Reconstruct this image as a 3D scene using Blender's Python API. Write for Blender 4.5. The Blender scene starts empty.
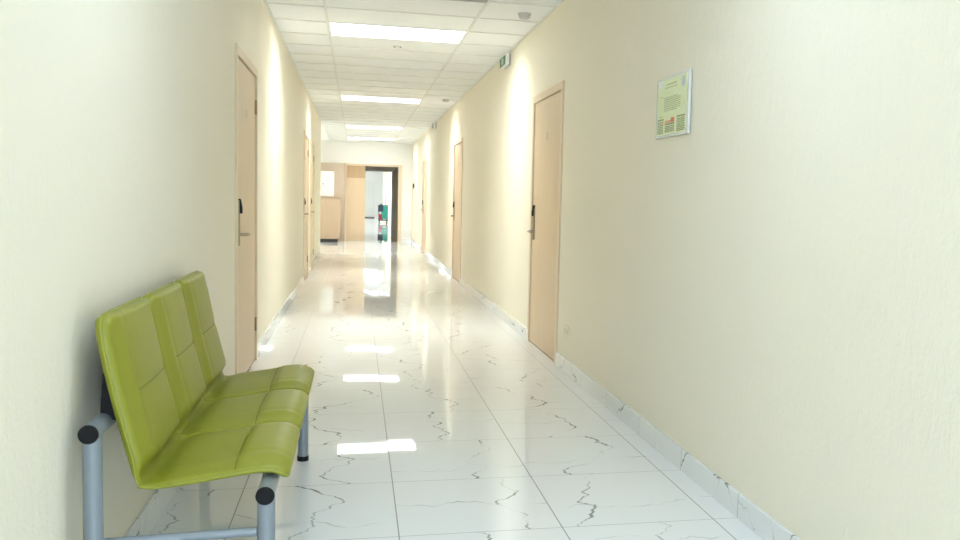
import bpy, bmesh, math, random
from mathutils import Matrix, Vector
C = bpy.context.scene.collection
S = bpy.context.scene
PI = math.pi

# ------------------------------------------------------------------ camera
def make_camera():
    f, yaw, pitch, roll, h = 859.0, 0.2135, 0.0759, 0.0267, 1.2043
    px, py = 541.9, 267.4
    cy, sy = math.cos(yaw), math.sin(yaw)
    fw = Vector((sy * math.cos(pitch), cy * math.cos(pitch), -math.sin(pitch)))
    r0 = Vector((cy, -sy, 0)); u0 = r0.cross(fw)
    c, s = math.cos(roll), math.sin(roll)
    r = c * r0 + s * u0; u = -s * r0 + c * u0
    m = Matrix(((r.x, u.x, -fw.x, 0), (r.y, u.y, -fw.y, 0), (r.z, u.z, -fw.z, h), (0, 0, 0, 1)))
    cd = bpy.data.cameras.new('camera'); co = bpy.data.objects.new('camera', cd); C.objects.link(co)
    co.matrix_world = m
    cd.sensor_width = 36; cd.sensor_fit = 'HORIZONTAL'; cd.lens = f / 960 * 36
    cd.shift_x = -(px - 480) / 960; cd.shift_y = (py - 270) / 960
    cd.clip_start = 0.02; cd.clip_end = 200
    S.camera = co
make_camera()

# ------------------------------------------------------------------ world, light, exposure
w = bpy.data.worlds.new('world'); S.world = w; w.use_nodes = True
w.node_tree.nodes['Background'].inputs[0].default_value = (0.75, 0.88, 1, 1)
w.node_tree.nodes['Background'].inputs[1].default_value = 0.6
LAMP = 18.5                    # radiance of the ceiling luminaires
LAMP_COL = (0.97, 1.0, 0.985, 1)
def daylight():
    ld = bpy.data.lights.new('daylight', 'AREA'); ld.shape = 'RECTANGLE'; ld.size = 1.9; ld.size_y = 1.9
    ld.color = (0.66, 0.80, 1.0); ld.energy = 104
    lo = bpy.data.objects.new('daylight', ld); C.objects.link(lo)
    lo.location = (0.38, -2.2, 1.5); lo.rotation_euler = (PI / 2, 0, 0)   # shines along +Y through the window behind
daylight()
S.view_settings.view_transform = 'Standard'; S.view_settings.look = 'None'
S.view_settings.gamma = 1; S.view_settings.use_curve_mapping = False
S.view_settings.exposure = 0.46
S.cycles.use_denoising = True
S.cycles.diffuse_bounces = 9

# ------------------------------------------------------------------ plan (metres; Y runs down the corridor)
WL, WR, ZC = -0.714, 1.471, 2.684
TA, TB, TS = -0.4405, 3.621, 0.6           # floor tile joints
YB, YE = -1.8, 23.8                        # back wall, end wall
YLOB = 17.8                                # left wall stops, lobby opens
XLOB = -2.6
PX0, PX1, PY1, PZ = -0.30, 1.10, 28.5, 2.05   # dark passage
YF, ZF = 52.0, 3.0                                  # far end

# ------------------------------------------------------------------ helpers
def new_obj(name, me, parent=None):
    o = bpy.data.objects.new(name, me); C.objects.link(o)
    if parent: o.parent = parent
    return o
def obj(name, bm, mats, parent=None, smooth=False, bevel=0.0, auto=None):
    bmesh.ops.recalc_face_normals(bm, faces=bm.faces[:])
    me = bpy.data.meshes.new(name); bm.to_mesh(me); bm.free()
    for m in (mats if isinstance(mats, (list, tuple)) else [mats]): me.materials.append(m)
    if smooth:
        for p in me.polygons: p.use_smooth = True
        if auto is not None: me.set_sharp_from_angle(angle=auto)
    o = new_obj(name, me, parent)
    if bevel:
        b = o.modifiers.new('bevel', 'BEVEL'); b.width = bevel; b.segments = 2; b.limit_method = 'ANGLE'
    return o
def tag(o, label=None, cat=None, group=None, kind=None):
    if label: o['label'] = label
    if cat: o['category'] = cat
    if group: o['group'] = group
    if kind: o['kind'] = kind
    return o
def thing(name, label, cat, loc=(0, 0, 0), rz=0, group=None, kind=None):
    o = bpy.data.objects.new(name, None); C.objects.link(o); o.empty_display_size = 0.1
    o.location = loc; o.rotation_euler = (0, 0, rz)
    return tag(o, label, cat, group, kind)
def copy_tree(o, parent=None):
    c = o.copy(); C.objects.link(c)
    if parent: c.parent = parent
    for ch in list(o.children): copy_tree(ch, c)
    return c
def box(bm, x0, x1, y0, y1, z0, z1, mi=0):
    vs = [bm.verts.new((x, y, z)) for x in (x0, x1) for y in (y0, y1) for z in (z0, z1)]
    for q in ((0, 1, 3, 2), (4, 6, 7, 5), (0, 4, 5, 1), (2, 3, 7, 6), (0, 2, 6, 4), (1, 5, 7, 3)):
        f = bm.faces.new([vs[i] for i in q]); f.material_index = mi
def BX(*a):
    bm = bmesh.new(); box(bm, *a); return bm
def frame_axes(d):
    d = d.normalized(); a = Vector((0, 0, 1)) if abs(d.z) < 0.9 else Vector((1, 0, 0))
    x = d.cross(a).normalized(); return x, d.cross(x)
def tube(bm, pts, r, seg=20, cap=True, closed=False):
    pts = [Vector(p) for p in pts]; rings = []; n = len(pts)
    px = None
    for i, p in enumerate(pts):
        if closed: d = pts[(i + 1) % n] - pts[i - 1]
        else: d = pts[min(i + 1, n - 1)] - pts[max(i - 1, 0)]
        if px is None: x, y = frame_axes(d)
        else:
            d.normalize(); x = (px - d * px.dot(d)).normalized(); y = d.cross(x)
        px = x
        rr = r[i] if isinstance(r, (list, tuple)) else r
        rings.append([bm.verts.new(p + rr * (math.cos(2 * PI * k / seg) * x + math.sin(2 * PI * k / seg) * y)) for k in range(seg)])
    m = n if closed else n - 1
    for i in range(m):
        A, B = rings[i], rings[(i + 1) % n]
        for k in range(seg): bm.faces.new((A[k], A[(k + 1) % seg], B[(k + 1) % seg], B[k]))
    if cap and not closed:
        bm.faces.new(rings[0][::-1]); bm.faces.new(rings[-1])
def TUBE(*a, **k):
    bm = bmesh.new(); tube(bm, *a, **k); return bm
def prism(bm, poly, axis, a0, a1, mi=0):
    """poly in the two other axes (order x,y,z without axis), extruded along axis"""
    def P(u, v, t):
        return {'x': (t, u, v), 'y': (u, t, v), 'z': (u, v, t)}[axis]
    A = [bm.verts.new(P(u, v, a0)) for u, v in poly]; B = [bm.verts.new(P(u, v, a1)) for u, v in poly]
    bm.faces.new(A[::-1]).material_index = mi; bm.faces.new(B).material_index = mi
    n = len(poly)
    for i in range(n): bm.faces.new((A[i], A[(i + 1) % n], B[(i + 1) % n], B[i])).material_index = mi
def PRISM(*a):
    bm = bmesh.new(); prism(bm, *a); return bm
def lathe(bm, prof, cx, cy, seg=24):
    rings = []
    for r, z in prof:
        rings.append([bm.verts.new((cx + r * math.cos(2 * PI * k / seg), cy + r * math.sin(2 * PI * k / seg), z)) for k in range(seg)])
    for A, B in zip(rings, rings[1:]):
        for k in range(seg): bm.faces.new((A[k], A[(k + 1) % seg], B[(k + 1) % seg], B[k]))
    bm.faces.new(rings[0][::-1]); bm.faces.new(rings[-1])
def LATHE(*a, **k):
    bm = bmesh.new(); lathe(bm, *a, **k); return bm

# ------------------------------------------------------------------ materials
class NT:
    def __init__(s, name):
        s.m = bpy.data.materials.new(name); s.m.use_nodes = True; s.t = s.m.node_tree
        s.b = s.t.nodes['Principled BSDF']
    def n(s, typ, **kw):
        nd = s.t.nodes.new(typ)
        for k, v in kw.items(): setattr(nd, k, v)
        return nd
    def l(s, a, b): s.t.links.new(a, b)
    def math(s, op, a, b=None, c=None, clamp=False):
        nd = s.n('ShaderNodeMath', operation=op, use_clamp=clamp)
        for i, v in enumerate((a, b, c)):
            if v is None: continue
            if isinstance(v, (int, float)): nd.inputs[i].default_value = v
            else: s.l(v, nd.inputs[i])
        return nd.outputs[0]
    def mix(s, fac, a, b):
        nd = s.n('ShaderNodeMix', data_type='RGBA')
        for sock, v in ((nd.inputs[0], fac), (nd.inputs[6], a), (nd.inputs[7], b)):
            if isinstance(v, tuple): sock.default_value = v if len(v) == 4 else v + (1,)
            elif isinstance(v, (int, float)): sock.default_value = v
            else: s.l(v, sock)
        return nd.outputs[2]
    def obj(s, scale=None):
        tc = s.n('ShaderNodeTexCoord')
        if scale is None: return tc.outputs['Object']
        mp = s.n('ShaderNodeMapping'); mp.inputs['Scale'].default_value = scale
        s.l(tc.outputs['Object'], mp.inputs[0]); return mp.outputs[0]
    def noise(s, vec, scale, detail=3, rough=0.5, dist=0.0):
        nd = s.n('ShaderNodeTexNoise'); s.l(vec, nd.inputs['Vector'])
        nd.inputs['Scale'].default_value = scale; nd.inputs['Detail'].default_value = detail
        nd.inputs['Roughness'].default_value = rough; nd.inputs['Distortion'].default_value = dist
        return nd.outputs['Fac']
    def bump(s, h, strength, dist=0.01):
        nd = s.n('ShaderNodeBump'); nd.inputs['Strength'].default_value = strength; nd.inputs['Distance'].default_value = dist
        s.l(h, nd.inputs['Height']); s.l(nd.outputs[0], s.b.inputs['Normal'])
    def set(s, **kw):
        for k, v in kw.items():
            sock = s.b.inputs[k.replace('_', ' ')]
            if isinstance(v, tuple): sock.default_value = v if len(v) == 4 else v + (1,)
            elif isinstance(v, (int, float)): sock.default_value = v
            else: s.l(v, sock)
        return s

def plain(name, col, rough=0.5, metal=0.0, var=0.04, scale=30, spec=0.5):
    t = NT(name); f = t.noise(t.obj(), scale, 2)
    d = tuple(max(0, c * (1 - var)) for c in col); b = tuple(min(1, c * (1 + var)) for c in col)
    t.set(Base_Color=t.mix(f, d, b), Roughness=rough, Metallic=metal)
    t.b.inputs['Specular IOR Level'].default_value = spec
    return t.m

def wallpaper(name, col):
    t = NT(name)
    o = t.obj()
    big = t.noise(o, 1.3, 3)
    d = tuple(c * 0.97 for c in col)
    t.set(Base_Color=t.mix(big, d, col), Roughness=0.55)
    t.b.inputs['Specular IOR Level'].default_value = 0.25
    fine = t.noise(t.obj((1, 1, 0.35)), 190, 3, 0.6)
    mid = t.noise(t.obj((1, 1, 0.5)), 28, 3, 0.6)
    h = t.math('ADD', t.math('MULTIPLY', fine, 0.35), t.math('MULTIPLY', mid, 0.65))
    t.bump(h, 0.6, 0.008)
    return t.m
M = {}
M['wall'] = wallpaper('cream_wallpaper', (0.84, 0.79, 0.655))
M['wall_end'] = wallpaper('white_cream_wallpaper', (0.88, 0.88, 0.86))

def tile(name, useZ=False):
    t = NT(name)
    sep = t.n('ShaderNodeSeparateXYZ'); t.l(t.obj(), sep.inputs[0])
    X, Y, Z = sep.outputs
    u = t.math('MULTIPLY_ADD', Z if useZ else X, 1 / TS, (0.31 if useZ else -TA / TS))
    v = t.math('MULTIPLY_ADD', Y, 1 / TS, -TB / TS + 20)
    fu, fv = t.math('FRACT', u), t.math('FRACT', v)
    iu, iv = t.math('FLOOR', u), t.math('FLOOR', v)
    def edge(fr, wd):
        e = t.math('MINIMUM', fr, t.math('SUBTRACT', 1.0, fr))
        return t.math('LESS_THAN', e, wd / TS)
    gr = edge(fv, 0.0016)
    if not useZ: gr = t.math('MAXIMUM', gr, edge(fu, 0.0024))
    cell = t.n('ShaderNodeCombineXYZ'); t.l(iu, cell.inputs[0]); t.l(iv, cell.inputs[1])
    wn = t.n('ShaderNodeTexWhiteNoise', noise_dimensions='3D'); t.l(cell.outputs[0], wn.inputs['Vector'])
    rs = t.n('ShaderNodeSeparateColor'); t.l(wn.outputs['Color'], rs.inputs[0]); ra, rb, rc = rs.outputs
    lu, lv = t.math('MULTIPLY', fu, TS), t.math('MULTIPLY', fv, TS)
    def vec(x, y, z):
        c_ = t.n('ShaderNodeCombineXYZ')
        for i, q in enumerate((x, y, z)):
            if isinstance(q, (int, float)): c_.inputs[i].default_value = q
            else: t.l(q, c_.inputs[i])
        return c_.outputs[0]
    P = vec(t.math('MULTIPLY_ADD', ra, 37.0, lu), t.math('MULTIPLY_ADD', rb, 53.0, lv), X if useZ else 0.0)
    def vein(run, across, r1, r2, start, amp, width, seed, lo, hi, faint):
        """a jagged crack: across = start + noise(run)"""
        q = vec(t.math('MULTIPLY_ADD', r1, 61.0, run), t.math('MULTIPLY_ADD', r2, 47.0, seed), 0.0)
        n1 = t.noise(q, 2.4, 5, 0.52)
        wob = t.math('MULTIPLY', t.math('SUBTRACT', t.noise(P, 26, 2), 0.5), 0.02)
        pos = t.math('ADD', t.math('MULTIPLY_ADD', t.math('SUBTRACT', n1, 0.5), amp, start), wob)
        d = t.math('ABSOLUTE', t.math('SUBTRACT', across, pos))
        mk = t.n('ShaderNodeMapRange', clamp=True); t.l(t.noise(P, 5.0, 2), mk.inputs[0])
        mk.inputs[1].default_value = lo; mk.inputs[2].default_value = hi
        k = t.math('SUBTRACT', 1.0, t.math('DIVIDE', d, t.math('MULTIPLY_ADD', mk.outputs[0], width, 0.0012)), clamp=True)
        return t.math('MULTIPLY', t.math('POWER', k, 0.6), t.math('MULTIPLY_ADD', mk.outputs[0], 0.85, faint))
    sA = t.math('MULTIPLY_ADD', rc, 0.30, 0.15)
    sB = t.math('MULTIPLY_ADD', ra, 0.30, 0.15)
    vA = vein(lv, lu, ra, rb, sA, 0.90, 0.0085, 3.0, 0.36, 0.64, 0.30)
    vB = vein(lu, lv, rb, rc, sB, 0.50, 0.0040, 8.0, 0.42, 0.66, 0.10)
    v1 = t.math('MAXIMUM', vA, t.math('MULTIPLY', vB, 0.7))
    soft = t.noise(P, 3.0, 3)
    base = t.mix(soft, (0.735, 0.755, 0.76), (0.77, 0.79, 0.79))
    c = t.mix(v1, base, (0.20, 0.22, 0.19))
    c = t.mix(gr, c, (0.22, 0.23, 0.22))
    r = t.math('MULTIPLY_ADD', gr, 0.5, 0.022)
    t.set(Base_Color=c, Roughness=r, IOR=1.5)
    # each tile lies a hair out of level
    if not useZ:
        g = t.n('ShaderNodeNewGeometry')
        sb = t.n('ShaderNodeVectorMath', operation='SUBTRACT'); t.l(wn.outputs['Color'], sb.inputs[0]); sb.inputs[1].default_value = (.5, .5, .5)
        ma = t.n('ShaderNodeVectorMath', operation='MULTIPLY_ADD'); t.l(sb.outputs[0], ma.inputs[0])
        ma.inputs[1].default_value = (0.004, 0.0035, 0); t.l(g.outputs['Normal'], ma.inputs[2])
        nm = t.n('ShaderNodeVectorMath', operation='NORMALIZE'); t.l(ma.outputs[0], nm.inputs[0])
        t.l(nm.outputs[0], t.b.inputs['Normal'])
    return t.m
M['floor'] = tile('white_marble_floor_tile')
M['skirting'] = tile('white_marble_skirting_tile', True)

def wood(name, a, b, rough=0.42):
    t = NT(name)
    g = t.noise(t.obj((14, 14, 0.9)), 3.0, 5, 0.6, 0.6)
    f = t.noise(t.obj((90, 90, 2.2)), 3.0, 3, 0.6)
    k = t.math('ADD', t.math('MULTIPLY', g, 0.7), t.math('MULTIPLY', f, 0.3))
    mr = t.n('ShaderNodeMapRange'); t.l(k, mr.inputs[0]); mr.inputs[1].default_value = 0.3; mr.inputs[2].default_value = 0.7
    t.set(Base_Color=t.mix(mr.outputs[0], a, b), Roughness=rough)
    t.bump(f, 0.05, 0.002)
    return t.m
M['oak'] = wood('pale_oak_laminate', (0.60, 0.46, 0.30), (0.68, 0.535, 0.37))
M['oak_casing'] = wood('pale_oak_casing', (0.68, 0.55, 0.39), (0.74, 0.62, 0.46))
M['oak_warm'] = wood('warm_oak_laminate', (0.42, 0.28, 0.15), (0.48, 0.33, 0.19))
M['oak_cab'] = wood('oak_cabinet_laminate', (0.47, 0.375, 0.29), (0.52, 0.42, 0.33))
M['oak_low'] = wood('oak_low_cabinet_laminate', (0.46, 0.345, 0.235), (0.52, 0.395, 0.275))
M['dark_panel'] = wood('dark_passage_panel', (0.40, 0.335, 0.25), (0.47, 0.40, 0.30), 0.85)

def ceiling_tile():
    t = NT('mineral_fibre_ceiling')
    f = t.noise(t.obj(), 140, 3, 0.7)
    t.set(Base_Color=t.mix(f, (0.85, 0.87, 0.88), (0.92, 0.94, 0.95)), Roughness=0.9)
    t.bump(f, 0.25, 0.003)
    return t.m
M['ceiling'] = ceiling_tile()
M['tbar'] = plain('ceiling_grid_bar', (0.78, 0.79, 0.77), 0.5)
M['white_metal'] = plain('white_enamel', (0.85, 0.86, 0.86), 0.35)
M['louver'] = plain('white_louver', (0.88, 0.88, 0.87), 0.4)
def lamp_mat(name='lamp_diffuser', col=LAMP_COL, k=LAMP):
    t = NT(name); t.set(Base_Color=(0.9, 0.9, 0.9), Emission_Color=col, Emission_Strength=k)
    return t.m
M['lamp'] = lamp_mat()
M['lamp_cool'] = lamp_mat('cool_lamp_diffuser', (0.67, 0.805, 1.0, 1), 7.2)
M['fill_far'] = lamp_mat('far_fill_diffuser', (0.97, 1.0, 1.0, 1), 38.0)
M['fill_lobby'] = lamp_mat('lobby_fill_diffuser', LAMP_COL, 20.0)
def leather(name, a, b):
    t = NT(name)
    v = t.n('ShaderNodeTexVoronoi'); t.l(t.obj(), v.inputs['Vector']); v.inputs['Scale'].default_value = 420
    big = t.noise(t.obj(), 7, 3)
    t.set(Base_Color=t.mix(big, a, b), Roughness=0.42)
    w_ = t.noise(t.obj(), 22, 4, 0.6)
    t.bump(t.math('ADD', t.math('MULTIPLY', v.outputs['Distance'], 0.25), t.math('MULTIPLY', w_, 0.6)), 0.18, 0.006)
    return t.m
M['green'] = leather('lime_green_leatherette', (0.215, 0.228, 0.013), (0.25, 0.262, 0.018))
M['piping'] = leather('lime_green_piping', (0.25, 0.265, 0.02), (0.28, 0.295, 0.026))
M['seam'] = plain('olive_thread', (0.10, 0.11, 0.012), 0.7)
M['steel'] = plain('silver_powder_coat', (0.24, 0.28, 0.31), 0.36, 0.3, 0.03, 60)
M['black'] = plain('black_plastic', (0.006, 0.006, 0.007), 0.5, spec=0.2)
M['chrome'] = plain('satin_nickel', (0.36, 0.30, 0.21), 0.35, 0.8)
M['plate'] = plain('beige_plate', (0.50, 0.42, 0.32), 0.4)
M['hinge'] = plain('dull_brass_hinge', (0.30, 0.22, 0.13), 0.4, 0.6)
M['gap'] = plain('dark_gap', (0.10, 0.065, 0.04), 0.8)
M['white'] = plain('white_plastic', (0.85, 0.85, 0.83), 0.4)
M['cream_plastic'] = plain('cream_plastic', (0.78, 0.73, 0.60), 0.4)
M['plate2'] = plain('darker_cream_plastic', (0.66, 0.62, 0.51), 0.4)  # sockets, a darker cream than their cover plate
M['grey'] = plain('grey_plastic', (0.42, 0.43, 0.42), 0.5)
M['mid_grey'] = plain('mid_grey_plastic', (0.58, 0.59, 0.57), 0.5)
M['detector'] = plain('grey_white_plastic', (0.56, 0.56, 0.54), 0.5)
M['exit_green'] = plain('sign_green', (0.03, 0.17, 0.085), 0.4)
M['sheet'] = plain('pale_green_paper', (0.73, 0.79, 0.50), 0.5)
M['ink'] = plain('dark_olive_ink', (0.20, 0.23, 0.10), 0.6)
M['faint_ink'] = plain('faint_olive_ink', (0.36, 0.40, 0.20), 0.6)
M['red_ink'] = plain('red_ink', (0.75, 0.24, 0.16), 0.6)
M['logo_ink'] = plain('grey_blue_ink', (0.50, 0.56, 0.60), 0.6)
M['clear'] = plain('acrylic_edge', (0.66, 0.69, 0.66), 0.2)
M['teal'] = plain('teal_canvas', (0.02, 0.30, 0.22), 0.6)
M['navy'] = plain('dark_blue_plastic', (0.02, 0.035, 0.06), 0.5)
M['red'] = plain('red_plastic', (0.45, 0.05, 0.05), 0.5)
M['pale'] = plain('pale_door_paint', (0.78, 0.79, 0.76), 0.4)
M['rubber'] = plain('dark_grey_rubber', (0.06, 0.06, 0.06), 0.7)
def glass():
    t = NT('window_glass'); tr = t.n('ShaderNodeBsdfTransparent'); gl = t.n('ShaderNodeBsdfGlossy'); mx = t.n('ShaderNodeMixShader')
    gl.inputs['Roughness'].default_value = 0.02; mx.inputs[0].default_value = 0.06
    t.l(tr.outputs[0], mx.inputs[1]); t.l(gl.outputs[0], mx.inputs[2]); t.l(mx.outputs[0], t.t.nodes['Material Output'].inputs[0])
    return t.m
M['glass'] = glass()

# ------------------------------------------------------------------ setting
def struct(name, bm, mat, label=None, **k):
    o = obj(name, bm, mat, **k); tag(o, label, None, None, 'structure'); return o

# floor: one slab of tiles, up the corridor, into the lobby, through the passage to the far end
bm = bmesh.new()
for x0, x1, y0, y1 in ((WL - .2, WR + .2, YB - .2, YLOB), (XLOB - .2, WR + .2, YLOB, YE + .1), (PX0 - .1, PX1 + .1, YE + .1, PY1), (WL - .2, WR + .5, PY1, YF + .2)):
    box(bm, x0, x1, y0, y1, -0.05, 0.0)
struct('floor', bm, M['floor'], 'glossy white marble tile floor with grey veins')

DW, DH, CAS = 1.10, 2.09, 0.055            # door width over casing, height, casing width
RDOORS = [6.167, 12.29, 18.72]             # hinge edge (near edge) on the right wall
LDOORS = [6.53, 13.25, 14.95]              # hinge edge (far edge) on the left wall
def wall_run(bm, x0, x1, y0, y1, z1, openings):
    """a wall along Y with door openings [(ya, yb, top)]"""
    y = y0
    for a, b, t in sorted(openings):
        box(bm, x0, x1, y, a, 0, z1); box(bm, x0, x1, a, b, t, z1); y = b
    box(bm, x0, x1, y, y1, 0, z1)
ins = 0.032
ro = [(h + ins, h + DW - ins, DH - ins) for h in RDOORS]
lo = [(h - DW + ins, h - ins, DH - ins) for h in LDOORS]
bm = bmesh.new(); wall_run(bm, WR, WR + .15, YB - .15, YE + .15, ZC + .12, ro)
struct('wall_right', bm, M['wall'], 'long cream right wall of the corridor')
bm = bmesh.new(); wall_run(bm, WL - .15, WL, YB - .15, YLOB, ZC + .12, lo)
struct('wall_left', bm, M['wall'], 'long cream left wall of the corridor')
# lobby walls
bm = bmesh.new(); box(bm, XLOB, WL - .15, YLOB - .15, YLOB, 0, ZC + .12)
struct('wall_lobby_front', bm, M['wall'])
bm = bmesh.new(); box(bm, XLOB - .15, XLOB, YLOB - .15, YE + .15, 0, ZC + .12)
struct('wall_lobby_side', bm, M['wall'])
# end wall with the wide doorway
bm = bmesh.new()
box(bm, XLOB, PX0, YE, YE + .15, 0, ZC + .12); box(bm, PX1, WR, YE, YE + .15, 0, ZC + .12); box(bm, PX0, PX1, YE, YE + .15, PZ, ZC + .12)
struct('wall_end', bm, M['wall_end'], 'white end wall with the wide wooden doorway')
# passage
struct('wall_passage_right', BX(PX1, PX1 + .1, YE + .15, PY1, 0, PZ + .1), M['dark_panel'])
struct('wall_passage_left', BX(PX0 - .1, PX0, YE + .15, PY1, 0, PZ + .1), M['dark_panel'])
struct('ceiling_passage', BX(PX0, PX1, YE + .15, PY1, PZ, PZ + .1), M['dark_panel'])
# far corridor
bm = bmesh.new(); box(bm, WL - .15, PX0 - .1, PY1 - .1, PY1, 0, ZF); box(bm, PX1 + .1, WR + .3, PY1 - .1, PY1, 0, ZF); box(bm, PX0 - .1, PX1 + .1, PY1 - .1, PY1, PZ + .1, ZF)
struct('wall_far_front', bm, M['wall_end'])
struct('wall_far_left', BX(WL - .15, WL, PY1, YF, 0, ZF), M['wall_end'])
bm = bmesh.new()
xr = WR + .12
box(bm, xr, xr + .15, PY1, YF, 0, ZF)
struct('wall_far_right', bm, M['wall_end'])
bm = bmesh.new()
for y0 in (38.6, 43.6, 46.6, 49.6): box(bm, xr - .14, xr, y0, y0 + .5, 0, ZF)
struct('trim_1', bm, M['wall'], 'row of cream pilasters along the far right wall')
struct('wall_far_end', BX(WL - .15, xr + .15, YF, YF + .15, 0, ZF), M['wall_end'])
struct('ceiling_far', BX(WL - .15, xr + .15, PY1, YF + .15, ZF, ZF + .05), M['ceiling'])

# back wall behind the camera, with a daylight window
bm = bmesh.new()
wx0, wx1, wz0, wz1 = -0.55, 1.31, 0.55, 2.45
box(bm, WL, wx0, YB - .15, YB, 0, ZC + .12); box(bm, wx1, WR, YB - .15, YB, 0, ZC + .12)
box(bm, wx0, wx1, YB - .15, YB, 0, wz0); box(bm, wx0, wx1, YB - .15, YB, wz1, ZC + .12)
struct('wall_back', bm, M['wall'])
win = thing('window_1', None, None, (0, 0, 0), 0, None, 'structure')
bm = bmesh.new()
for a in ((wx0, wx0 + .05, wz0, wz1), (wx1 - .05, wx1, wz0, wz1), (wx0 + .05, wx1 - .05, wz0, wz0 + .05), (wx0 + .05, wx1 - .05, wz1 - .05, wz1), (.35, .40, wz0 + .05, wz1 - .05)):
    box(bm, a[0], a[1], YB - .11, YB - .05, a[2], a[3])
obj('window_frame', bm, M['white'], win)
for a in ((wx0 + .05, .35), (.40, wx1 - .05)):
    obj('pane', BX(a[0], a[1], YB - .085, YB - .08, wz0 + .05, wz1 - .05), M['glass'], win)

# suspended ceiling: panels between grid bars, luminaire cells left open
GX = [WL, -0.26, 0.945, WR]
R0 = 7.7
LIGHT_ROWS = [2.3, 7.7, 13.1, 18.5, 22.1]
bm = bmesh.new()
k0 = math.floor((YB - R0) / .6); k1 = math.ceil((YE - R0) / .6)
bar = 0.011
for k in range(k0, k1):
    ya, yb = max(R0 + .6 * k, YB), min(R0 + .6 * (k + 1), YE)
    if yb - ya < .01: continue
    for i in range(3):
        if i == 1 and any(abs(R0 + .6 * k - l) < .01 for l in LIGHT_ROWS): continue
        box(bm, GX[i], GX[i + 1], ya, yb, ZC + .007, ZC + .02, 0)
for k in range(k0 + 1, k1):
    y = R0 + .6 * k
    box(bm, WL, WR, y - bar, y + bar, ZC, ZC + .006, 1)
for x in GX[1:3]: box(bm, x - bar, x + bar, YB, YE, ZC - .001, ZC + .006, 1)
for x in (WL, WR): 
    a, b = (x, x + .018) if x < 0 else (x - .018, x)
    box(bm, a, b, YB, YE if x > 0 else YLOB, ZC - .003, ZC + .006, 1)
box(bm, WL, WR, YE - .018, YE, ZC - .003, ZC + .006, 1)
for a in ((XLOB, -2.2, YLOB, YE), (-.995, WL, YLOB, YE), (-2.2, -.995, YLOB, 20.3), (-2.2, -.995, 20.9, YE)): box(bm, a[0], a[1], a[2], a[3], ZC + .004, ZC + .02, 0)
box(bm, WL - .15, WR + .15, YB - .15, YE + .15, ZC + .16, ZC + .18, 0)
struct('ceiling', bm, [M['ceiling'], M['tbar']], 'white suspended grid ceiling with square mineral panels')

# skirting tiles
def skirt(name, x0, x1, h, y0, y1, gaps, label):
    bm = bmesh.new(); y = y0
    for a, b in sorted(gaps) + [(y1, y1)]:
        box(bm, x0, x1, y, a, 0, h); y = b
    return struct(name, bm, M['skirting'], label, bevel=.002)
skirt('baseboard_right', WR - .012, WR, .097, YB, YE, [(h, h + DW) for h in RDOORS], 'white marble skirting tiles along the right wall')
skirt('baseboard_left', WL, WL + .012, .112, YB, YLOB, [(h - DW, h) for h in LDOORS], 'white marble skirting tiles along the left wall')
bm = bmesh.new(); box(bm, 1.19, WR - .012, YE - .012, YE, 0, .097)
struct('baseboard_end', bm, M['skirting'])

# ------------------------------------------------------------------ doors
def make_door():
    d = thing('door_1', None, None, (0, 0, 0), 0, None, 'structure')
    W, H = DW, DH
    bm = bmesh.new()
    for x0, x1, xa, xb in ((0, CAS, ins, CAS), (W - CAS, W, W - CAS, W - ins)):
        box(bm, x0, x1, 0, .013, 0, H); box(bm, xa, xb, -.12, 0, 0, H - ins)
    box(bm, CAS, W - CAS, 0, .013, H - CAS, H); box(bm, CAS, W - CAS, -.12, 0, H - CAS, H - ins)
    obj('door_frame', bm, M['oak_casing'], d)
    # stop behind the leaf: reads as the dark line around it
    bm = bmesh.new()
    for a in ((CAS, CAS + .02, .0, H - CAS), (W - CAS - .02, W - CAS, 0, H - CAS), (CAS + .02, W - CAS - .02, H - CAS - .02, H - CAS)):
        box(bm, a[0], a[1], -.06, -.043, a[2], a[3])
    box(bm, CAS, W - CAS, -.043, -.004, 0, .006)
    obj('door_stop', bm, M['gap'], d)
    g = .006
    leaf = obj('door_leaf', BX(CAS + g, W - CAS - g, -.042, .0, .010, H - CAS - g), M['oak'], d, bevel=.0015)
    # lock: long plate, black card reader at its top, lever towards the hinges
    hx = W - CAS - .082
    h = obj('lock_plate', BX(hx - .016, hx + .016, 0, .012, .885, 1.165), M['chrome'], d, bevel=.004)
    bm = bmesh.new(); prism(bm, [(.0125, 1.085), (.026, 1.085), (.026, 1.12), (.016, 1.175), (0, 1.175), (0, 1.1655), (.0125, 1.1655)], 'x', hx - .02, hx + .02)
    obj('card_reader', bm, M['black'], h, bevel=.003)
    bm = bmesh.new(); tube(bm, [(hx, .0125, .955), (hx, .045, .955), (hx - .012, .054, .955), (hx - .04, .056, .954), (hx - .125, .054, .952)], [.010, .010, .010, .009, .008], 14)
    obj('lever', bm, M['chrome'], h, smooth=True, auto=.9)
    for z in (.22, 1.77):
        hg = bmesh.new(); tube(hg, [(CAS + .003, .006, z), (CAS + .003, .006, z + .1)], .007, 12); box(hg, CAS + .003, CAS + .03, .0003, .003, z + .005, z + .095)
        obj('hinge', hg, M['hinge'], d)
    bm = bmesh.new(); box(bm, W / 2 - .03, W / 2 + .03, .0003, .003, 1.70, 1.76)
    obj('number_plate', bm, M['plate'], d, bevel=.001)
    return d
d1 = make_door()
specs = [(WR, h, PI / 2, l) for h, l in zip(RDOORS, (
    'nearest pale oak door on the right wall, with black card lock',
    'middle pale oak door on the right wall, second from the camera',
    'farthest pale oak door on the right wall, near the end wall'))] + \
    [(WL, h, -PI / 2, l) for h, l in zip(LDOORS, (
    'nearest pale oak door on the left wall, just past the green bench',
    'second pale oak door along the left wall, partly foreshortened',
    'farthest pale oak door on the left wall, before the lobby corner'))]
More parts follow.
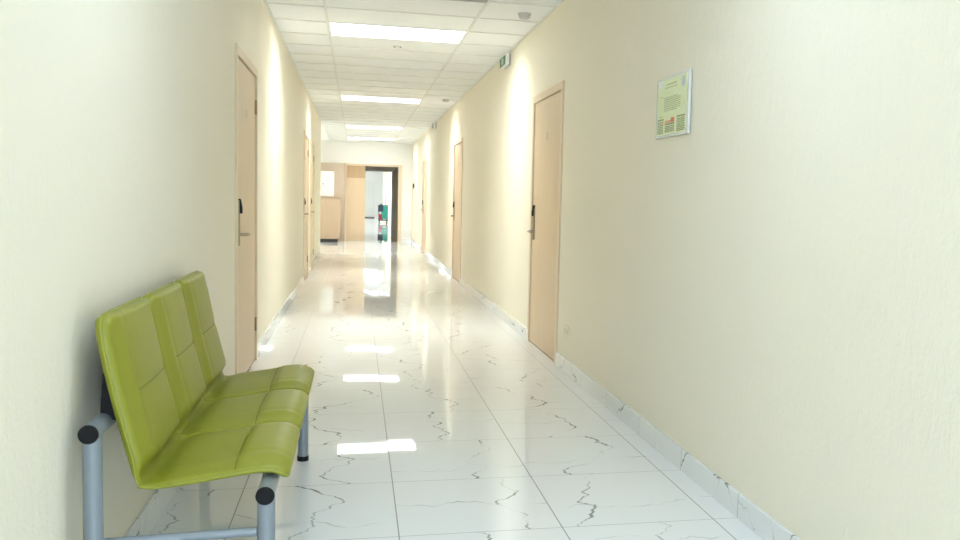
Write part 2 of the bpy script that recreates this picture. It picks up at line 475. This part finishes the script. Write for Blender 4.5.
for i, (x, y, r, l) in enumerate(specs):
    d = d1 if i == 0 else copy_tree(d1)
    d.name = 'door_%d' % (i + 1); d.location = (x, y, 0); d.rotation_euler.z = r; d['label'] = l

# wide doorway at the end: closed left leaf, darker panel above, open right half
d = thing('door_7', 'wide oak double doorway in the end wall, right half standing open', None, (0, YE, 0), 0, None, 'structure')
bm = bmesh.new()
box(bm, PX0 - .02, PX0 + .03, -.02, 0, 0, PZ + .05); box(bm, PX1 - .0, PX1 + .09, -.02, 0, 0, PZ + .05); box(bm, PX0 + .03, PX1, -.02, 0, PZ, PZ + .05)
obj('door_frame', bm, M['oak_casing'], d)
leaf = obj('door_leaf', BX(PX0 + .03, .215, -.012, .03, .01, PZ - .34), M['oak'], d, bevel=.003)
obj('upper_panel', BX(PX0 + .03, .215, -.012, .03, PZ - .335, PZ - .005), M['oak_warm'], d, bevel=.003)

# far white door
d = thing('door_8', 'pale door at the far end beyond the dark passage', None, (0, YF, 0), 0, None, 'structure')
obj('door_leaf', BX(.22, 1.02, -.04, -.002, .06, 2.15), M['pale'], d)
obj('door_sill', BX(.22, 1.02, -.05, -.002, 0, .06), M['rubber'], d)
bm = bmesh.new(); box(bm, .14, .215, -.05, 0, 0, 2.22); box(bm, 1.025, 1.10, -.05, 0, 0, 2.22); box(bm, .215, 1.025, -.05, 0, 2.155, 2.22)
obj('door_frame', bm, M['wall_end'], d)

# ------------------------------------------------------------------ luminaires
def make_light():
    L = thing('ceiling_light', '', 'ceiling light', (0, 0, 0), 0, 'louvred light panels in the corridor ceiling')
    W, D = 1.205, .6; x0, x1 = .012, W - .012; y0, y1 = .012, D - .012; zt = .125
    bm = bmesh.new()
    box(bm, x0, x1, y0, y0 + .008, .002, zt); box(bm, x0, x1, y1 - .008, y1, .002, zt)
    box(bm, x0, x0 + .008, y0 + .008, y1 - .008, .002, zt); box(bm, x1 - .008, x1, y0 + .008, y1 - .008, .002, zt)
    box(bm, x0, x1, y0, y1, zt, zt + .006)
    obj('housing', bm, M['white_metal'], L)
    bm = bmesh.new()
    vs = [bm.verts.new(p) for p in ((x0 + .01, y0 + .01, .112), (x0 + .01, y1 - .01, .112), (x1 - .01, y1 - .01, .112), (x1 - .01, y0 + .01, .112))]
    bm.faces.new(vs)
    me = bpy.data.meshes.new('diffuser'); bm.to_mesh(me); bm.free(); me.materials.append(M['lamp'])
    new_obj('diffuser', me, L)
    bm = bmesh.new(); n = 5
    for k in range(1, n):
        y = y0 + (y1 - y0) * k / n
        box(bm, x0 + .009, x1 - .009, y - .0025, y + .0025, .030, .104)
    obj('louver', bm, M['louver'], L)
    return L
L0 = make_light()
lab = {7.7: 'wide bright ceiling light panel nearest in view, beyond the vent',
       13.1: 'second bright ceiling light panel down the corridor', 18.5: 'third bright ceiling light panel, close to the end wall',
       22.1: 'last thin ceiling light panel just before the end wall'}
first = True
for y in (7.7, 13.1, 18.5, 22.1):
    L = L0 if first else copy_tree(L0); first = False
    L.location = (-.26, y, ZC); L['label'] = lab[y]
def relamp(L, mat):
    for ch in L.children:
        if ch.name.startswith('diffuser'):
            ch.data = ch.data.copy(); ch.data.materials[0] = mat
L = copy_tree(L0); L.location = (-2.2, 20.3, ZC + .003); relamp(L, M['fill_lobby']); L['label'] = 'unseen ceiling light panel added over the side lobby, left of the end cabinets'; L['group'] = 'unseen lobby lights'  # out of view, added to whiten the end wall
L = copy_tree(L0); L.location = (-.26, 2.3, ZC); relamp(L, M['lamp_cool'])
L['label'] = 'cool white ceiling light panel above the green bench, nearest the camera'
for i, y in enumerate((31.5, 37, 42.5, 48)):  # unseen fill lights, added above the sight line to brighten the far corridor
    L = copy_tree(L0); relamp(L, M['fill_far']); L.location = (-.1, y, ZF - .14); L['label'] = 'unseen light added to brighten the far corridor beyond the passage'; L['group'] = 'added lights beyond the passage'

# ------------------------------------------------------------------ bench
def spline(pts, n):
    out = []; P = [Vector((a, b)) for a, b in pts]; m = len(P) - 1
    for i in range(n + 1):
        t = i / n * m; k = min(int(t), m - 1); f = t - k
        p0 = P[k - 1] if k > 0 else 2 * P[0] - P[1]; p1, p2 = P[k], P[k + 1]; p3 = P[k + 2] if k + 2 <= m else 2 * P[m] - P[m - 1]
        out.append(0.5 * ((2 * p1) + (p2 - p0) * f + (2 * p0 - 5 * p1 + 4 * p2 - p3) * f * f + (3 * p1 - p0 - 3 * p2 + p3) * f ** 3))
    return out
def resample(pts, n, ease=True):
    ls = [0]
    for a, b in zip(pts, pts[1:]): ls.append(ls[-1] + (b - a).length)
    T = ls[-1]; out = []
    for i in range(n + 1):
        q = i / n
        if ease: q = .62 * q + .38 * (0.5 - 0.5 * math.cos(PI * q))
        s = q * T; k = 0
        while k < len(ls) - 2 and ls[k + 1] < s: k += 1
        f = (s - ls[k]) / max(1e-9, ls[k + 1] - ls[k]); out.append((pts[k].lerp(pts[k + 1], min(1, f)), s))
    return out, T
def sst(a, b, x):
    t = max(0, min(1, (x - a) / (b - a))); return t * t * (3 - 2 * t)
def cushion(prof, width, side, thick, dome, rim_r, corner, corner_at, stitch, stitch_range, bol=(.2,)):
    """padded panel swept across Y; prof = back contour in XZ; side=+1/-1 picks the padded face"""
    nS, nT = 84, 64
    sp, T = resample(spline(prof, 200), nS)
    bm = bmesh.new(); F = []; Bk = []; rim = {}; seam = []
    for i, (p, s) in enumerate(sp):
        a = sp[max(i - 1, 0)][0]; b = sp[min(i + 1, nS)][0]; d = (b - a).normalized(); nrm = Vector((-d.y, d.x)) * side
        rowF = []; rowB = []
        ds = (T - s) if corner_at == 'end' else s
        insx = corner - math.sqrt(max(0, corner ** 2 - max(0, corner - ds) ** 2)) if ds < corner else 0
        for j in range(nT + 1):
            q = j / nT; q = .6 * q + .4 * (0.5 - 0.5 * math.cos(PI * q))
            hw = width / 2 - insx; y = (q - .5) * 2 * hw + width / 2
            e = min(y - insx, width - insx - y, s if corner_at == 'start' else 9, (T - s) if corner_at == 'end' else 9)
            e = max(0, e)
            k = math.sqrt(max(0, 1 - (1 - min(e / rim_r, 1)) ** 2))
            t0 = thick(s / T); D = dome(s / T)
            qq = y / width
            sh = sst(0, .20, qq) * sst(0, .20, 1 - qq)
            dm = D * (0.72 * sh + 0.28 * sst(0, .45, min(qq, 1 - qq)))
            for g in bol: dm -= D * .10 * math.exp(-((qq - g) / .03) ** 2)
            if stitch_range[0] <= qq <= stitch_range[1]:
                dsx = (s / T - stitch) * T
                dm -= D * .10 * math.exp(-(dsx / .004) ** 2) + D * .10 * math.exp(-(dsx / .02) ** 2)
            Tt = t0 + dm; m = t0 * .45
            fo = m + k * (Tt - m); bo = m - k * m
            pf = p + nrm * fo; pb = p + nrm * bo
            rowF.append(bm.verts.new((pf.x, y, pf.y))); rowB.append(bm.verts.new((pb.x, y, pb.y)))
            if abs(s / T - stitch) * nS < 0.62 and (not seam or seam[0][0] == i) and stitch_range[0] <= qq <= stitch_range[1]:
                ps = pf + nrm * .0002; seam.append((i, (ps.x, y, ps.y)))
            if e < 1e-6 or j in (0, nT): rim[(i, j)] = (pf.x, y, pf.y)
        F.append(rowF); Bk.append(rowB)
    for i in range(nS):
        for j in range(nT):
            bm.faces.new((F[i][j], F[i][j + 1], F[i + 1][j + 1], F[i + 1][j])); bm.faces.new((Bk[i][j], Bk[i + 1][j], Bk[i + 1][j + 1], Bk[i][j + 1]))
    bm.verts.index_update()
    for i in range(nS):
        for j in (0, nT): bm.faces.new((F[i][j], F[i + 1][j], Bk[i + 1][j], Bk[i][j]))
    for j in range(nT):
        for i in (0, nS): bm.faces.new((F[i][j], F[i][j + 1], Bk[i][j + 1], Bk[i][j]))
    bmesh.ops.remove_doubles(bm, verts=bm.verts[:], dist=1e-5)
    bmesh.ops.dissolve_degenerate(bm, edges=bm.edges[:], dist=1e-6)
    i0, i1 = (0, nS)
    path = [rim[(i, 0)] for i in range(nS + 1)]
    far = [rim[(i, nT)] for i in range(nS + 1)]
    if corner_at == 'end': loop = path + [rim[(nS, j)] for j in range(1, nT)] + far[::-1]
    else: loop = path[::-1] + [rim[(0, j)] for j in range(1, nT)] + far
    out = [loop[0]]
    for p in loop[1:]:
        if (Vector(p) - Vector(out[-1])).length > .004: out.append(p)
    return bm, out, [q for _, q in seam]
SW, SP, SY0 = .482, .487, 2.40
bench = thing('waiting_bench', 'three-seat lime green padded bench with silver tube frame against left wall', 'bench', (-.45, 3.15, 0))
OX, OY = -.45, 3.15
def B(name, bm, mat, parent=None, **k):
    if parent is None:
        bmesh.ops.translate(bm, verts=bm.verts[:], vec=(-OX, -OY, 0)); return obj(name, bm, mat, bench, **k)
    bmesh.ops.translate(bm, verts=bm.verts[:], vec=(-OX, -OY, 0)); return obj(name, bm, mat, parent, **k)
back_prof = [(-.560, .422), (-.578, .455), (-.598, .53), (-.628, .65), (-.657, .79), (-.668, .875)]
seat_prof = [(-.560, .416), (-.51, .410), (-.41, .421), (-.28, .440), (-.215, .440), (-.184, .420)]
bback = lambda q: .012 + .024 * sst(0, .16, q)
sback = lambda q: .012 + .012 * sst(0, .25, q)
bd = lambda q: .026 * sst(0, .14, q) * (1 - .35 * sst(.8, 1, q)) 
sd = lambda q: (.010 * sst(0, .2, q) + .012 * sst(.58, .72, q)) * (1 - .5 * sst(.86, 1, q))
for k in range(3):
    y0 = SY0 + k * SP
    bm, lp, sm = cushion(back_prof, SW, -1, bback, bd, .018, .045, 'end', .52, (.2, .96))
    bmesh.ops.translate(bm, verts=bm.verts[:], vec=(0, y0, 0))
    b = B('backrest', bm, M['green'], smooth=True, auto=1.1)
    bm = TUBE([(p[0], p[1] + y0, p[2]) for p in lp], .0038, 8)
    B('piping', bm, M['piping'], b, smooth=True)
    B('seam', TUBE([(p[0], p[1] + y0, p[2]) for p in sm], .0014, 6), M['seam'], b)
    bm, lp, sm = cushion(seat_prof, SW, 1, sback, sd, .018, .035, 'end', .64, (.01, .82))
    bmesh.ops.translate(bm, verts=bm.verts[:], vec=(0, y0, 0))
    s = B('seat', bm, M['green'], smooth=True, auto=1.1)
    bm = TUBE([(p[0], p[1] + y0, p[2]) for p in lp], .0038, 8)
    B('piping', bm, M['piping'], s, smooth=True)
    B('seam', TUBE([(p[0], p[1] + y0, p[2]) for p in sm], .0014, 6), M['seam'], s)
    yc = y0 + SW / 2
    B('seat_mount', BX(-.255, -.205, yc - .205, yc - .135, .4345, .444), M['black'], bevel=.003)
    B('seat_mount', BX(-.255, -.205, yc + .135, yc + .205, .4345, .444), M['black'], bevel=.003)
    bm = bmesh.new(); prism(bm, [(-.662, .616), (-.640, .596), (-.6185, .592), (-.622, .605), (-.6475, .72), (-.655, .72)], 'y', yc - .20, yc + .20)
    B('gap_shade_bracket', bm, M['black'], bevel=.002)  # black bracket, shaped to fill in the shadow gap behind the backrest
RX, RZ, FX, FZ, R = -.655, .590, -.229, .412, .0235
ya, yb = 2.345, 3.985
rear = B('beam', TUBE([(RX, ya - .03, RZ), (RX, yb + .02, RZ)], R, 32), M['steel'], smooth=True, auto=.8)
front = B('beam', TUBE([(FX, ya - .03, FZ), (FX, yb + .02, FZ)], R, 32), M['steel'], smooth=True, auto=.8)
for par, x, z in ((rear, RX, RZ), (front, FX, FZ)):
    for y, dr in ((ya - .03, -1), (yb + .02, 1)):
        B('end_cap', TUBE([(x, y, z), (x, y + dr * .004, z), (x, y + dr * .006, z)], [R + .0008, R + .0008, R - .002], 32), M['black'], par, smooth=True, auto=.6)
for y in (ya, yb):
    for x, z in ((RX, RZ), (FX, FZ)):
        lg = B('leg', TUBE([(x, y, .022), (x, y, z - .006)], R, 32), M['steel'], smooth=True, auto=.8)
        B('foot_cap', TUBE([(x, y, 0), (x, y, .022)], R + .002, 32), M['black'], lg, smooth=True, auto=.8)
    B('crossbar', TUBE([(RX + R, y, .295), (FX - R, y, .305)], .0125, 20), M['steel'], smooth=True, auto=.8)

# ------------------------------------------------------------------ wall notice on the right wall
nt = thing('wall_notice', 'pale green printed notice in clear acrylic frame on right wall', 'notice', (WR, 3.905, 1.532), PI / 2)
NW, NH = .43, .288     # local x runs away down the wall, y out of the wall
obj('acrylic_frame', BX(-NW / 2, NW / 2, .004, .016, 0, NH), M['clear'], nt, bevel=.0015)
for x in (-NW / 2 + .03, NW / 2 - .03):
    for z in (.03, NH - .03): obj('spacer', TUBE([(x, 0, z), (x, .0038, z)], .008, 12), M['chrome'], nt)
e = .022
sheet = obj('printed_sheet', BX(-NW / 2 + e, NW / 2 - e, .0161, .0170, .012, NH - .012), M['sheet'], nt)
rnd = random.Random(4)
def nx(u): return NW / 2 - e - u * (NW - 2 * e)       # u = 0 at the sheet's left edge as read
def strokes(bm, u0, u1, v, hgt, wmin=.012, wmax=.045, gap=.008):
    u = u0
    while u < u1:
        wd = min(rnd.uniform(wmin, wmax), u1 - u)
        z = .012 + v * (NH - .024)
        box(bm, nx(u + wd), nx(u), .0171, .0175, z - hgt / 2, z + hgt / 2); u += wd + gap
bm = bmesh.new(); strokes(bm, .30, .66, .90, .006); strokes(bm, .26, .68, .845, .004)
obj('heading', bm, M['faint_ink'], sheet)
bm = bmesh.new()
for k in range(8): strokes(bm, .25, .80 - .1 * (k in (0, 7)), .665 - .033 * k, .0042)
obj('paragraph', bm, M['faint_ink'], sheet)
bm = bmesh.new(); strokes(bm, .12, .2, .70, .003); obj('side_note', bm, M['faint_ink'], sheet)
bm = bmesh.new(); strokes(bm, .08, .2, .34, .004); obj('side_note', bm, M['faint_ink'], sheet)
for c0, c1 in ((.03, .24), (.30, .62), (.70, .96)):
    bm = bmesh.new(); top = .27 if c0 != .30 else .17
    strokes(bm, c0, c1, top + .015, .007, .03, .08)
    v = top - .025
    while v > .03: strokes(bm, c0, c1, v, .005, .012, .05, .012); v -= .03
    obj('table_text', bm, M['ink'], sheet)
bm = bmesh.new(); strokes(bm, .30, .50, .24, .006); strokes(bm, .50, .62, .25, .022, .05, .08); strokes(bm, .28, .60, .215, .004)
obj('red_text', bm, M['red_ink'], sheet)
bm = bmesh.new(); prism(bm, [(nx(.02), .012 + .97 * .268), (nx(.2), .012 + .97 * .268), (nx(.17), .012 + .88 * .268), (nx(.06), .012 + .83 * .268)], 'y', .0171, .0175)
obj('corner_emblem', bm, M['white'], sheet)
bm = bmesh.new(); cx, cz = nx(.88), .012 + .86 * .268
prism(bm, [(cx + .022 * math.cos(a * PI / 5), cz + .026 * math.sin(a * PI / 5)) for a in range(10)], 'y', .0171, .0175)
obj('round_emblem', bm, M['logo_ink'], sheet)

# ------------------------------------------------------------------ exit signs
def make_exit():
    t = thing('exit_sign', '', 'exit sign', (0, 0, 0), PI / 2, 'green exit signs high on the right wall')
    obj('wall_bracket', BX(-.14, .14, 0, .02, -.05, .055), M['grey'], t)
    obj('sign_body', BX(-.19, .19, .02, .055, -.055, .06), M['white'], t, bevel=.004)
    f = obj('sign_face', BX(-.165, .165, .0552, .0575, -.045, .042), M['exit_green'], t)
    bm = bmesh.new(); box(bm, -.05, .04, .0576, .0586, -.028, .026)
    pic = obj('pictogram', bm, M['white'], f)
    bm = bmesh.new()
    prism(bm, [(-.012 + .007 * math.cos(a * PI / 5), .018 + .007 * math.sin(a * PI / 5)) for a in range(10)], 'y', .0587, .0593)
    for pl in ([(-.02, .008), (-.004, .010), (-.010, -.010), (-.024, -.008)], [(-.012, -.006), (-.002, -.016), (.012, -.016), (.012, -.022), (-.004, -.023), (-.018, -.010)],
               [(-.022, -.006), (-.028, -.018), (-.040, -.020), (-.040, -.014), (-.032, -.012)], [(-.004, .010), (.010, .002), (.018, .006), (.016, .010), (.010, .007), (0, .014)]):
        prism(bm, pl, 'y', .0587, .0593)
    obj('running_figure', bm, M['exit_green'], pic)
    return t
e1 = make_exit(); e1.location = (WR, 8.65, 2.598); e1['label'] = 'green running-man exit sign just beyond the nearest right door, under the ceiling'
e2 = copy_tree(e1); e2.location = (WR, 16.8, 2.615); e2['label'] = 'distant small exit sign high on right wall past second door'

# ------------------------------------------------------------------ small ceiling and wall fittings
def detector(x, y, label):
    t = thing('smoke_detector', label, 'smoke detector', (x, y, ZC + .007), 0, 'smoke detectors beside the right wall')
    obj('base', LATHE([(.052, 0), (.052, -.012), (.048, -.014)], 0, 0), M['detector'], t, smooth=True, auto=.6)
    obj('sensor_head', LATHE([(.046, -.014), (.046, -.03), (.036, -.040), (.012, -.042)], 0, 0), M['detector'], t, smooth=True, auto=.6)
detector(1.285, 6.83, 'nearer grey smoke detector on the ceiling by right wall')
detector(1.28, 12.95, 'farther smoke detector on the ceiling, beside the second light')
t = thing('ceiling_fitting', 'tiny two-pronged dark fitting on the ceiling behind nearest light', 'ceiling fitting', (.375, 8.66, ZC + .007))
obj('rose', LATHE([(.05, 0), (.05, -.005), (.044, -.008)], 0, 0), M['white'], t, smooth=True, auto=.6)
for s in (-.03, .03): obj('prong', LATHE([(.009, -.008), (.009, -.016), (.004, -.020)], s, 0, 12), M['grey'], t)
v = thing('ceiling_vent', 'grey slatted air vent in the ceiling at the top edge', 'vent', (.645, 6.2, ZC))
bm = bmesh.new()
for a in ((-.285, -.255, -.285, .285), (.255, .285, -.285, .285), (-.255, .255, -.285, -.255), (-.255, .255, .255, .285)): box(bm, a[0], a[1], a[2], a[3], -.012, 0)
obj('frame', bm, M['grey'], v)
bm = bmesh.new()
for k in range(11):
    y = -.24 + k * .048
    prism(bm, [(y - .014, -.001), (y - .010, .002), (y + .014, -.009), (y + .010, -.012)], 'x', -.255, .255)
obj('slats', bm, M['grey'], v)
t = thing('wall_outlet', 'low cream double socket on right wall beside the nearest door', 'socket', (WR, 5.88, .295), PI / 2)
pl = obj('cover_plate', BX(-.075, .075, 0, .009, -.042, .042), M['cream_plastic'], t, bevel=.003)
for s in (-.035, .035):
    bm = bmesh.new(); tube(bm, [(s, .0092, 0), (s, .0108, 0)], .021, 24); obj('socket', bm, M['plate2'], pl)
t = thing('wall_switch', 'small black control box on right wall near the end', 'switch', (WR, 22.95, 1.54), PI / 2)
obj('back_box', BX(-.05, .05, 0, .03, -.06, .06), M['black'], t, bevel=.004)
obj('button', BX(-.02, .02, .0302, .036, -.02, .02), M['rubber'], t)

# ------------------------------------------------------------------ cabinets by the end wall
t = thing('tall_cabinet', 'tall oak cabinet with white upper door against the end wall', 'cabinet', (-.86, YE - .25, 0))
obj('body', BX(-.55, .54, -.0, .24, 0, 2.09), M['oak_cab'], t, bevel=.003)
wd = obj('white_door', BX(-.36, .265, -.022, -.002, 1.20, 1.87), M['white'], t, bevel=.004)
obj('knob', TUBE([(-.02, -.0225, 1.53), (-.02, -.04, 1.53), (-.02, -.05, 1.53)], [.018, .022, .014], 16), M['grey'], wd)
t = thing('low_cabinet', 'low oak cabinet on dark plinth standing before the tall cabinet', 'cabinet', (-.93, YE - .51, 0))
obj('plinth', BX(-.45, .44, .03, .22, 0, .085), M['rubber'], t)
bm = bmesh.new(); prism(bm, [(-.48, .085), (.48, .085), (.51, .30), (.53, .95), (.50, 1.10), (.44, 1.155), (-.48, 1.155)], 'y', .0, .22)
obj('body', bm, M['oak_low'], t, bevel=.004)
obj('top', BX(-.49, .50, -.008, .228, 1.156, 1.176), M['oak_warm'], t, bevel=.004)

# ------------------------------------------------------------------ cleaning cart beyond the passage
t = thing('cleaning_cart', 'teal cleaning cart with dark bag far beyond the passage', 'cart', (1.23, 41.9, 0))
fr = bmesh.new()
for x in (-.20, .20):
    for y in (-.4, .4): tube(fr, [(x, y, .10), (x, y, .85)], .014, 10)
    tube(fr, [(x, -.4, .85), (x, .4, .85)], .014, 10); tube(fr, [(x, -.4, .14), (x, .4, .14)], .014, 10)
for y in (-.4, .4): tube(fr, [(-.2, y, .85), (.2, y, .85)], .014, 10)
obj('frame', fr, M['navy'], t)
obj('tray', BX(-.22, .22, -.42, .42, .12, .16), M['navy'], t, bevel=.01)
bm = bmesh.new(); prism(bm, [(-.06, .22), (.20, .18), (.22, .50), (.19, .82), (-.02, .82), (-.10, .5)], 'y', -.42, -.05)
obj('waste_bag', bm, M['teal'], t, bevel=.03)
bk = obj('bucket', LATHE([(.10, .17), (.13, .42), (.135, .43)], -.11, -.30, 20), M['red'], t)
obj('upper_tray', BX(-.24, .0, -.43, .3, .55, .84), M['navy'], t, bevel=.02)
m_ = obj('mop', TUBE([(-.10, -.25, .30), (-.04, -.2, 1.0)], .012, 10), M['grey'], t)
obj('mop_head', BX(-.15, -.05, -.32, -.18, .81, .93), M['teal'], t, bevel=.03)
for x in (-.18, .18):
    for y in (-.36, .36): obj('wheel', TUBE([(x - .015, y, .06), (x + .015, y, .06)], .06, 16), M['rubber'], t)
